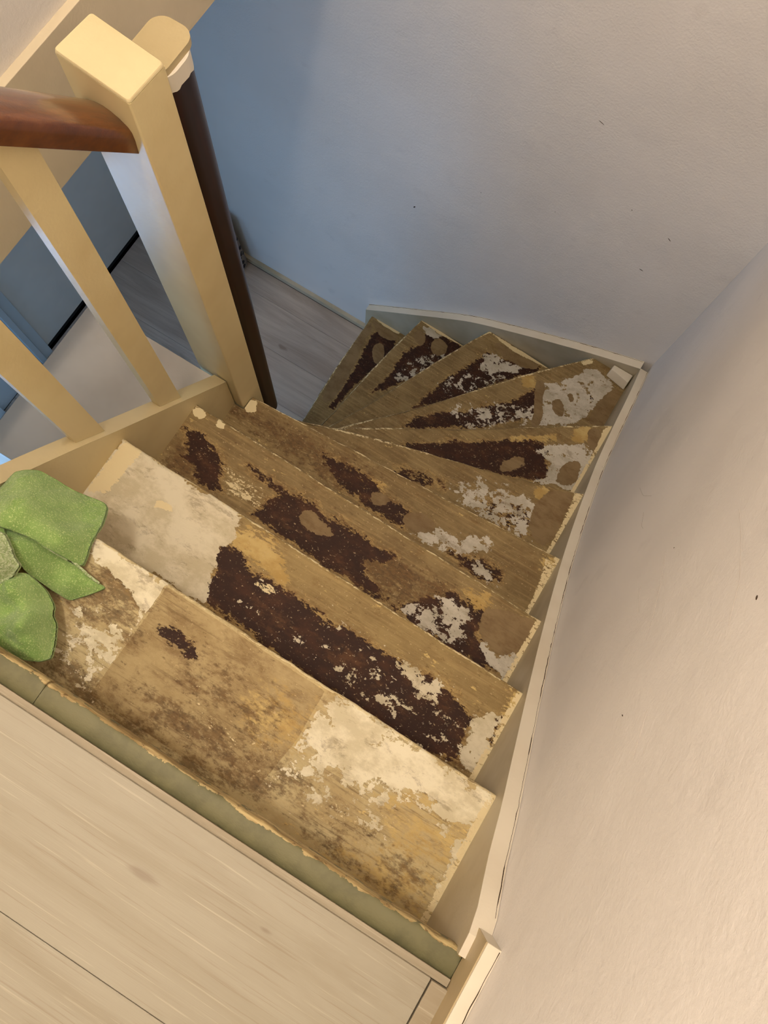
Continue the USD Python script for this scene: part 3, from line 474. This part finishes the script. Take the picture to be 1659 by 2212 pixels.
def make_tread(i):
    z = -i * R
    fl, fr = (np.array(p) for p in NOSE[i]); bl, br = line_off(i - 1, .030 if i > 1 else .040)
    if i <= 6: br[0] = W; fr = np.array(NOSE[i][1])
    EXT = .004
    left, right = [fl, bl], [fr, br]
    if i == 4: left = [fl, (.0275, .6545), (.0275, .6150), (0, .6150), (0, .5224), bl]
    if i in (5, 6, 7): left = [fl, (max(bl[0], .029), bl[1])]
    if i == 7: right = [fr, (W, IN_Y), br]
    right = [np.array(p) + np.array([EXT if abs(p[0] - W) < .01 else 0, EXT if abs(p[1] - IN_Y) < .02 else 0]) for p in right]
    nu = 190 if i < 8 else 150; depth = max(np.linalg.norm(np.array(left[0]) - left[-1]), np.linalg.norm(np.array(right[0]) - right[-1]))
    nv = int(np.clip(depth / .0048, 24, 80))
    Lp, Rp = resample(left, nv), resample(right, nv)
    u = np.linspace(0, 1, nu)[None, :, None]
    top = Lp[:, None, :] * (1 - u) + Rp[:, None, :] * u          # rows front -> back
    # worn front edge: dents along the nosing line
    fdir = (fr - fl) / np.linalg.norm(fr - fl); nrm = np.array([-fdir[1], fdir[0]])
    if nrm @ (np.array(left[-1]) + right[-1] - fl - fr) > 0: nrm = -nrm                       # points off the step
    q = np.linspace(0, np.linalg.norm(fr - fl), nu)
    dent = (meshkit.fbm(np.c_[q * 30, q * 0 + i * 7.3, q * 0], 4, 3) - .5) * .0040 - .006 * np.clip(meshkit.noise(np.c_[q * 55, q * 0 + i * 3.1, q * 0 + 5], 2) - .80, 0, 1)
    if i >= 5: dent = dent + .004 * np.sin(q * 9 + i)
    rows, zz = [top[k] for k in range(nv - 1, -1, -1)], [np.full(nu, z) for k in range(nv)]
    r_ = TH / 2
    fall = np.clip(1 - np.arange(nv - 1, -1, -1) / 6, 0, 1)
    for k in range(nv): rows[k] = rows[k] + nrm * (dent * fall[k])[:, None]
    sag = (meshkit.fbm(np.c_[np.array(rows).reshape(-1, 2) * 9, np.full(nu * nv, i * 2.0)], 3, 1).reshape(nv, nu) - .5) * .0022
    zz = [z + sag[k] * (1 - fall[k]) for k in range(nv)]
    front = rows[-1].copy()
    rb = .006
    rows, zz = rows[:-3] + [front - nrm * rb], zz[:-3] + [zz[-1]]
    for a in (30, 60, 90):                                         # rounded upper arris
        rows.append(front - nrm * rb * (1 - math.sin(math.radians(a)))); zz.append(np.full(nu, z - rb * (1 - math.cos(math.radians(a)))))
    for a in (0, 30, 60, 90):                                      # rounded lower edge
        rows.append(front - nrm * (r_ * .8) * (1 - math.cos(math.radians(a)))); zz.append(np.full(nu, z - TH + r_ * .8 * (1 - math.sin(math.radians(a)))))
    rows.append(rows[0].copy()); zz.append(np.full(nu, z - TH))
    rows.append(rows[0].copy()); zz.append(zz[0].copy())
    V = np.array([np.c_[a, b] for a, b in zip(rows, zz)]); nr = len(rows); V = V.reshape(-1, 3)
    F = []
    idx = np.arange(nr * nu).reshape(nr, nu)
    a, b, c, d = idx[:-1, :-1].ravel(), idx[:-1, 1:].ravel(), idx[1:, 1:].ravel(), idx[1:, :-1].ravel()
    F = np.vstack([np.c_[a, d, c], np.c_[a, c, b]])
    m = trimesh.Trimesh(V, F, process=False)
    if m.face_normals[np.argmax(np.abs(m.face_normals[:, 2]))][2] * 1 < 0 and m.triangles_center[np.argmax(np.abs(m.face_normals[:, 2]))][2] > z - .01: m.invert()
    # fields
    lay = {'a': np.full((len(V), 3), -1.6), 'b': np.full((len(V), 3), -1.6)}
    P = V[:, :2]
    for kind, cap, w, poly in PATCHES.get(i, ()):
        if kind == 'T' and i > 1: poly = chaikin(poly)
        which, ch = LAYER[kind]
        if kind in 'DW': cap, w = (cap * .6 if cap > 0 else cap), w * 3.0
        elif kind == 'T' and i > 1: w = w * 2.2
        elif kind in 'GOL': w = w * (2.6 if kind == 'O' else 1.7)
        f = np.clip(sdf(P, poly) / w, -1.6, cap)
        lay[which][:, ch] = np.maximum(lay[which][:, ch], f)
    if i == 1:
        tq = [q[3] for q in PATCHES[1] if q[0] == 'T'][0]
        lay['a'][:, 1] = np.where(sdf(P, tq) > 0, -1.6, lay['a'][:, 1])
    d_front = ((P - fl) @ nrm)                                      # <= 0 on the step
    edge = np.clip((d_front + .004) / .003, -1.6, -.02) + 0 * P[:, 0]
    lay['b'][:, 2] = np.maximum(lay['b'][:, 2], edge)
    if i <= 6: lay['b'][:, 2] = np.maximum(lay['b'][:, 2], np.clip((P[:, 0] - (W - .010)) / .006, -1.6, .15))
    dark_back = None
    return m, {'layers_a': (lay['a'] + 1) / 2, 'layers_b': (lay['b'] + 1) / 2}
TAN, TAN2 = srgb(142, 120, 80), srgb(123, 101, 65)
for i in range(1, 11):
    (x0, y0), (x1, y1) = NOSE[i]; ang = math.atan2(y1 - y0, x1 - x0)
    if i == 1: mt = tread_mat('tread_paint_1', ang, srgb(198, 180, 136), srgb(178, 156, 112), srgb(178, 156, 112), srgb(154, 130, 88), 1.7, .40, .58, .24, (srgb(232, 221, 192), srgb(206, 193, 160)))
    elif i == 2: mt = tread_mat('tread_paint_2', ang, srgb(152, 129, 84), srgb(136, 113, 72), srgb(140, 116, 78), srgb(126, 102, 68), 4.9, white=(srgb(218, 206, 178), srgb(196, 182, 150)))
    else: mt = tread_mat(f'tread_paint_{i}', ang, TAN, TAN2, srgb(140, 117, 82), srgb(126, 103, 70), i * 3.37)
    m, pv = make_tread(i)
    obj('tread', m, mt, stair, smooth=True, prim=pv, label={1: 'bare sanded top step with pale and brown squares', 2: 'step half white, half bare dark brown', 7: 'corner step with white flaking paint'}.get(i))
M_riser = paint('riser_paint', srgb(150, 124, 80), srgb(132, 106, 66), chips=.66, chip_col=(60, 36, 20))
for i in range(0, 11):
    a0, a1 = line_off(i, .020 if i else .037); b0, b1 = line_off(i, .034 if i else .049)
    if i < 7: a1[0] = b1[0] = W + .002
    a1[1], b1[1] = min(a1[1], IN_Y + .002), min(b1[1], IN_Y + .002)
    if i in (4, 5, 6, 7): a0[0], b0[0] = max(a0[0], .029), max(b0[0], .029)
    pl = Polygon([a0, a1, b1, b0])
    if not pl.is_valid: pl = pl.convex_hull
    m = extrude(pl, R - TH + .0005); m.apply_translation((0, 0, -(i + 1) * R + .0005 - (.0 if i else 0)))
    obj('riser', m, M_riser, stair)

# stringers
def smooth_curve(pts, n=60):
    from scipy.interpolate import PchipInterpolator
    P = np.array(sorted(pts)); t = np.linspace(P[0, 0], P[-1, 0], n); return np.c_[t, PchipInterpolator(P[:, 0], P[:, 1])(t)]
def stringer(name_label, curve, drop, place, m_face, m_top, wall_side=None):
    c = np.array(curve); low = np.maximum(c[:, 1] - drop, FLOOR + .001)
    low = np.minimum(low, c[:, 1] - .05)
    face = place(Polygon(np.vstack([c - [0, .0022], np.c_[c[:, 0], low][::-1]])).buffer(0))
    st = obj('stringer', face, m_face, stair, smooth=25, label=name_label)
    cap = place(Polygon(np.vstack([c, (c - [0, .0024])[::-1]])).buffer(0))
    obj('top_edge', cap, m_top, st, smooth=25)
    return st
yz = [(-.002, .0135), (.030, .009), (.048, -.008), (.098, -.078), (.156, -.145), (.23, -.242), (.345, -.392), (.489, -.572), (.697, -.806), (.83, -.935), (.958, -1.045), (1.10, -1.155), (1.251, -1.235), (1.41, -1.303), (1.54, -1.375)]
cr = np.vstack([[(-.055, -.036), (-.0035, -.036)], smooth_curve(yz)])
st_r = stringer('cream stringer along the right wall', cr, .40, lambda p: along_x(p, W, WALL_X - .0005), M_string, M_string_top)
xz = [(-.166, -2.073), (-.155, -2.063), (-.015, -1.94), (.064, -1.872), (.17, -1.780), (.281, -1.69), (.427, -1.601), (.507, -1.555), (.604, -1.502), (.699, -1.452), (.8643, -1.376)]
cb = smooth_curve(xz)
st_b = stringer('cream stringer along the back wall', cb, .45, lambda p: along_y(p, IN_Y, BACK_Y - .0005), M_string, M_string_top)
lz = [(-.019, .078), (.168, -.153), (.215, -.208), (.287, -.295), (.355, -.381), (.511, -.572), (.6165, -.702)]
st_l = stringer('cream outer stringer under the balusters', smooth_curve(lz), .42, lambda p: along_x(p, -.032, 0), M_cream, M_cream_clean)
def crack(parent, pts3, side, seed, wmax=.0006, keep=.45):
    """An irregular gap line: short slivers along a path."""
    P = np.array(pts3); s_ = np.r_[0, np.cumsum(np.linalg.norm(np.diff(P, axis=0), axis=1))]
    t = np.arange(0, s_[-1], .004); Q = np.c_[[np.interp(t, s_, P[:, k]) for k in range(3)]].T
    w = np.maximum(np.clip(meshkit.fbm(np.c_[t * 26, t * 0 + seed, t * 0], 4, seed) - keep, 0, .2) / .2 * wmax, .00015)
    j = (meshkit.noise(np.c_[t * 60, t * 0 + seed, t * 0 + 3], seed) - .5) * .0011
    V, F = [], []
    n = np.array(side, float)
    for k in range(len(t)):
        for h in (0, .0009):
            V += [Q[k] + n * (j[k] - w[k]) + [0, 0, h], Q[k] + n * (j[k] + w[k]) + [0, 0, h]]
    for k in range(len(t) - 1):
        a = 4 * k; F += [[a + 2, a + 3, a + 7], [a + 2, a + 7, a + 6], [a, a + 2, a + 6], [a, a + 6, a + 4], [a + 1, a + 5, a + 7], [a + 1, a + 7, a + 3]]
    m = trimesh.Trimesh(V, F, process=False); m.remove_unreferenced_vertices()
    obj('crack', m, M_crack, parent)
crack(st_r, [(WALL_X - .0035, y_, z_) for y_, z_ in cr[2:] if y_ > .036], (1, 0, 0), 3)
crack(st_b, [(x_, BACK_Y - .0035, z_) for x_, z_ in cb], (0, 1, 0), 5)
crack(bb, [(WALL_X - .002, y_, .0604) for y_ in np.linspace(-.3, .034, 50)], (1, 0, 0), 8, .0004, .42)

# landing nosing: an old grey-green board in two lengths under the laminate edge, its front edge chipped to bare wood
def ledge(x0, x1, sd):
    n = int((x1 - x0) / .003); x = np.linspace(x0, x1, n)
    prof = [(-.044, -.0005), (-.014, -.0005), (-.008, -.0006), (-.004, -.0014), (-.0012, -.0035), (0, -.008), (0, -.026), (-.006, -.033), (-.044, -.033)]
    V = []
    for (y_, z_) in prof:
        k = np.clip((y_ + .016) / .016, 0, 1) * (1 if z_ > -.02 else .3)
        jit = (meshkit.fbm(np.c_[x * 42, x * 0 + y_ * 300, x * 0 + sd], 4, 9) - .5)
        V.append(np.c_[x, y_ + jit * .0048 * k, z_ + jit * .0026 * k])
    V = np.array(V); nr = len(prof); idx = np.arange(nr * n).reshape(nr, n)
    ids = np.vstack([idx, idx[:1]])
    a, b, c, d = ids[:-1, :-1].ravel(), ids[:-1, 1:].ravel(), ids[1:, 1:].ravel(), ids[1:, :-1].ravel()
    F = [np.c_[a, c, b], np.c_[a, d, c]]
    for col in (0, n - 1): F.append(np.array([[idx[0, col], idx[k, col], idx[k + 1, col]] for k in range(1, nr - 1)]))
    m = trimesh.Trimesh(V.reshape(-1, 3), np.vstack(F), process=False)
    if m.volume < 0: m.invert()
    f = np.repeat(np.array([-1.6, -1.5, -.7, -.1, .35, .3, .1, 0, -1]), n)
    lay = np.full((nr * n, 3), -1.6); lay[:, 2] = f
    return m, lay
s = Net(); A = s.add('attribute', {'attribute': 'layers_b'}); q = s.add('separate_color', {'color_type': 'rgb'}, color=f'{A}.color'); v = s.pos((.6, 1, 1))
n1 = s.noise(v, 60, 8, .66); t = s.math('add', f'{q}.b', s.math('multiply_add', n1, 3.2, -1.6)); mk = s.step(t, -.06, .06)
g = s.mix(s.step(s.noise(s.pos(loc=(2, 1, 0)), 24, 6, .6), .4, .65), srgb(112, 107, 74), srgb(100, 96, 66))
wood = s.mix(s.step(s.noise(s.pos((6, 90, 90)), 1, 5, .7), .4, .66), srgb(150, 124, 78), srgb(204, 182, 130))
wood = s.mix(s.math('multiply', s.step(s.noise(v, 130, 6, .7), .56, .64), .8), wood, srgb(96, 72, 36))
M_ledge2 = s.out('ledge_grey_green', s.mix(mk, g, wood), .6, s.bump(s.math('multiply_add', mk, -.0006, s.math('multiply', s.noise(v, 260, 4, .6), .0007)), .5, 1.0))
for a, b, sd in ((-.03, .2785, 1), (.2793, .8732, 6)):
    m, lay = ledge(a, b, sd)
    obj('nosing_board', m, M_ledge2, stair, smooth=40 and True, prim={'layers_b': lay}, label='grey-green painted edge board with a chipped yellow edge')
# small white block wedged in the corner of the seventh step
cbk = m3.Manifold.batch_hull([m3.Manifold.sphere(.003, 10).translate(p) for p in ((.790, 1.509, -1.467), (.792, 1.534, -1.467), (.858, 1.496, -1.467), (.860, 1.534, -1.467), (.792, 1.520, -1.437), (.793, 1.534, -1.437), (.856, 1.508, -1.437), (.858, 1.534, -1.437))])
obj('corner_block', cbk, M_white, stair, smooth=40, label='small white block wedged in the corner')
obj('newel_base', box(-.150, -.032, .640, .764, FLOOR + .001, -1.301), M_cream, stair)

# ---------------------------------------------------------------- balustrade
rail = thing('balustrade', label='cream balustrade with square newel post, flat balusters and a brown varnished handrail', category='balustrade')
NQ = [(-.091, .627), (.0245, .617), (.028, .684), (-.085, .6945)]      # the newel stands a few degrees twisted
npoly = Polygon(NQ).buffer(-.003).buffer(.003, quad_segs=5)
sec = m3.CrossSection([np.array(npoly.exterior.coords)[:-1]], m3.FillRule.NonZero)
shaft = sec.extrude(.202 + 1.3 - .005).translate((0, 0, -1.3))
capm = m3.Manifold.batch_hull([m3.CrossSection([np.array(Polygon(NQ).buffer(-.0045 - e).buffer(.0045, quad_segs=6).exterior.coords)[:-1]], m3.FillRule.NonZero).extrude(.0005).translate((0, 0, zc)) for e, zc in ((0, .198), (.0005, .2008), (.0015, .202))])
nw = obj('newel_post', shaft, M_cream, rail, smooth=30)
obj('cap', capm, M_cream_clean, nw, smooth=30)
SL = 1.205
hb = lambda y_: .090 + SL * (.6187 - y_)
prof = [(-.068, 0), (.001, 0), (.0045, .003), (.0075, .030), (.0070, .044), (.003, .052), (-.008, .0595), (-.022, .0645), (-.034, .066), (-.046, .0645), (-.060, .0595), (-.071, .052), (-.0745, .044), (-.0745, .030), (-.0715, .003)]
Vr, Fr, k = [], [], len(prof)
for y_ in np.linspace(.622, -.02, 24):
    Vr += [(x_, y_, hb(y_) + z_) for x_, z_ in prof]
for j in range(23):
    for q_ in range(k):
        a, b = j * k + q_, j * k + (q_ + 1) % k
        Fr += [[a, b, b + k], [a, b + k, a + k]]
for q_ in range(1, k - 1): Fr += [[0, q_ + 1, q_], [23 * k, 23 * k + q_, 23 * k + q_ + 1]]
mr = trimesh.Trimesh(Vr, Fr, process=False)
if mr.volume < 0: mr.invert()
obj('handrail', mr, M_rail, rail, smooth=35, label='red-brown varnished handrail')
lzc = smooth_curve(lz); top_of = lambda y_: float(np.interp(y_, lzc[:, 0], lzc[:, 1]))
for yc in (.478, .314, .150, -.012):
    y0, y1 = yc - .025, yc + .025
    pl = Polygon([(y_, top_of(y_) + .0012) for y_ in np.linspace(y0, y1, 9)] + [(y1, hb(y1) + .003), (y0, hb(y0) + .003)])
    obj('baluster', along_x(pl, -.0285, -.0105), M_cream, rail, smooth=20)
obj('landing_post', box(-.084, .0, -.09, -.021, .013, 1.0, .004), M_cream, rail, smooth=30)
ppoly = rounded(-.060, -.005, .6955, .772, .030, 10)
lowp = m3.Manifold.batch_hull([m3.CrossSection([np.array(ppoly.buffer(-e).exterior.coords)[:-1]], m3.FillRule.NonZero).extrude(.0005).translate((0, 0, zc)) for e, zc in ((.012, -1.200), (.004, -1.195), (0, -1.185), (0, .125))])
ep = obj('end_post', lowp, M_dark_post, rail, smooth=30, label='dark brown varnished rounded post behind the newel')
mc = extrude(ppoly.buffer(.0012), .1338 - .106); mc.apply_translation((0, 0, .106))
vv = mc.vertices.copy(); lowv = vv[:, 2] < .11
vv[lowv, 2] += .003 * np.sin(vv[lowv, 0] * 210) + .002 * np.sin(vv[lowv, 1] * 330); mc.vertices = vv
obj('collar', mc, M_white, ep, smooth=40, label='white painted band at the top of the dark post')
plate = rounded(-.064, -.0035, .6955, .778, .021, 8)
pm = extrude(plate, .0115); pm.apply_translation((0, 0, .1335))
obj('cover_plate', pm, paint('plate_paint', srgb(186, 168, 128), srgb(178, 159, 118)), ep, smooth=30, label='cream plate with rounded corner')

# ---------------------------------------------------------------- loose things
shelf = thing('shelf', label='beige painted board fixed flat against the outside of the left stringer', category='shelf')
obj('board', box(-.385, -.0325, .215, .6183, -.752, -.73, .0015), paint('board_paint', srgb(216, 204, 188), srgb(208, 195, 178), chips=.9), shelf, smooth=30)
obj('batten', box(-.385, -.345, .225, .61, -.79, -.7525), M_cream, shelf)
bag = thing('fabric_bag', label='dark spotted fabric bag standing on the hall floor against the back wall', category='bag')
hb_ = m3.Manifold.batch_hull([m3.Manifold.sphere(r_, 16).translate(p) for p, r_ in (((-0.995, 1.43, FLOOR + .031), .03), ((-0.805, 1.43, FLOOR + .031), .03), ((-0.995, 1.52, FLOOR + .031), .03), ((-0.810, 1.52, FLOOR + .031), .03), ((-0.955, 1.46, FLOOR + .30), .025), ((-0.845, 1.46, FLOOR + .29), .025), ((-0.945, 1.51, FLOOR + .32), .025), ((-0.835, 1.51, FLOOR + .31), .025))])
obj('body', hb_, M_bag, bag, smooth=True)
hd = [trimesh.creation.cylinder(.007, segment=(a, b), sections=10) for a, b in (((-.97, 1.49, FLOOR + .33), (-.96, 1.49, FLOOR + .40)), ((-.96, 1.49, FLOOR + .40), (-.90, 1.49, FLOOR + .40)), ((-.90, 1.49, FLOOR + .40), (-.89, 1.49, FLOOR + .32)))]
obj('handle', join(*hd), M_bag, bag, smooth=40)

towel = thing('towel', label='crumpled green terry towel lying on the left end of the top step', category='towel')
def lobe(key, seed):
    o, inner = LOBES[key]; o = np.array(o); inner = np.array(inner)
    ring = o.copy()
    for _ in range(2):                                             # round the outline
        nx = np.roll(ring, -1, 0); ring = np.stack([ring * .88 + nx * .12, ring * .12 + nx * .88], 1).reshape(-1, 3)
    ring[:, 0] = np.maximum(ring[:, 0], .0025)
    C = np.vstack([o, inner]); f = RBFInterpolator(C[:, :2], C[:, 2], kernel='thin_plate_spline', smoothing=1e-7)
    pg = Polygon(ring[:, :2]).buffer(0); st = .0026
    bx = pg.bounds; gx, gy = np.meshgrid(np.arange(bx[0], bx[2], st), np.arange(bx[1], bx[3], st)); g = np.c_[gx.ravel(), gy.ravel()]
    g = g[shapely.contains(pg.buffer(-st * .6), shapely.points(g[:, 0], g[:, 1]))]
    bd = np.array([pg.exterior.interpolate(t_).coords[0] for t_ in np.arange(0, pg.exterior.length, st)])
    bd = bd + (np.c_[meshkit.noise(np.c_[bd * 260, bd[:, 0] * 0 + 1], seed), meshkit.noise(np.c_[bd * 260, bd[:, 0] * 0 + 7], seed)] - .5) * .0007
    P = np.vstack([bd, g]); tri = Delaunay(P).simplices
    cen = P[tri].mean(1); tri = tri[shapely.contains(pg, shapely.points(cen[:, 0], cen[:, 1]))]
    d = np.r_[np.zeros(len(bd)), shapely.distance(pg.exterior, shapely.points(g[:, 0], g[:, 1]))]
    wr = (meshkit.fbm(np.c_[P * [34, 20], np.full(len(P), seed)], 4, seed) - .5) * .026 * np.clip(d / .016, 0, 1)
    zt = f(P) + .0045 * (1 - np.exp(-d / .004)) + wr + (meshkit.noise(np.c_[P * 420, np.full(len(P), seed)], seed) - .5) * .0026
    zt = np.maximum(zt, -.2035 - .2 * np.clip((P[:, 1] - .180) / .03, 0, 1))
    zb = zt - .007 * np.clip(1 - d / .02, .4, 1) - .001
    zb = np.maximum(zb, -.2075 - .2 * np.clip((P[:, 1] - .183) / .03, 0, 1))
    n = len(P); V = np.vstack([np.c_[P, zt], np.c_[P, zb]])
    T = tri.copy(); A = P[T]; cw = np.cross(A[:, 1] - A[:, 0], A[:, 2] - A[:, 0]) < 0; T[cw] = T[cw][:, ::-1]
    nb_ = len(bd); k_ = np.arange(nb_); k2 = (k_ + 1) % nb_
    side = np.vstack([np.c_[k_, k2 + n, k2], np.c_[k_, k_ + n, k2 + n]])
    return trimesh.Trimesh(V, np.vstack([T, T[:, ::-1] + n, side]), process=False)
for key, seed in (('A', 2), ('B', 5), ('C', 8), ('E', 9)):
    obj('fold', lobe(key, seed), M_towel, towel, smooth=True)
obj('fold', lobe('D', 11), M_towel_pale, towel, smooth=True, label='paler underside of the towel')

hem = np.array([(.077, .128, -.119), (.100, .127, -.138), (.125, .126, -.156), (.161, .126, -.181), (.184, .122, -.190), (.204, .120, -.199)])
hm = []
for k in range(len(hem) - 1):
    e = hem[k + 1] - hem[k]; cp = trimesh.creation.capsule(height=float(np.linalg.norm(e)), radius=.0022, count=[10, 6])
    cp.apply_transform(trimesh.transformations.translation_matrix(hem[k]) @ trimesh.geometry.align_vectors([0, 0, 1], e)); hm.append(cp)
obj('hem', join(*hm), M_towel_pale, towel, smooth=True, label='pale stitched hem')
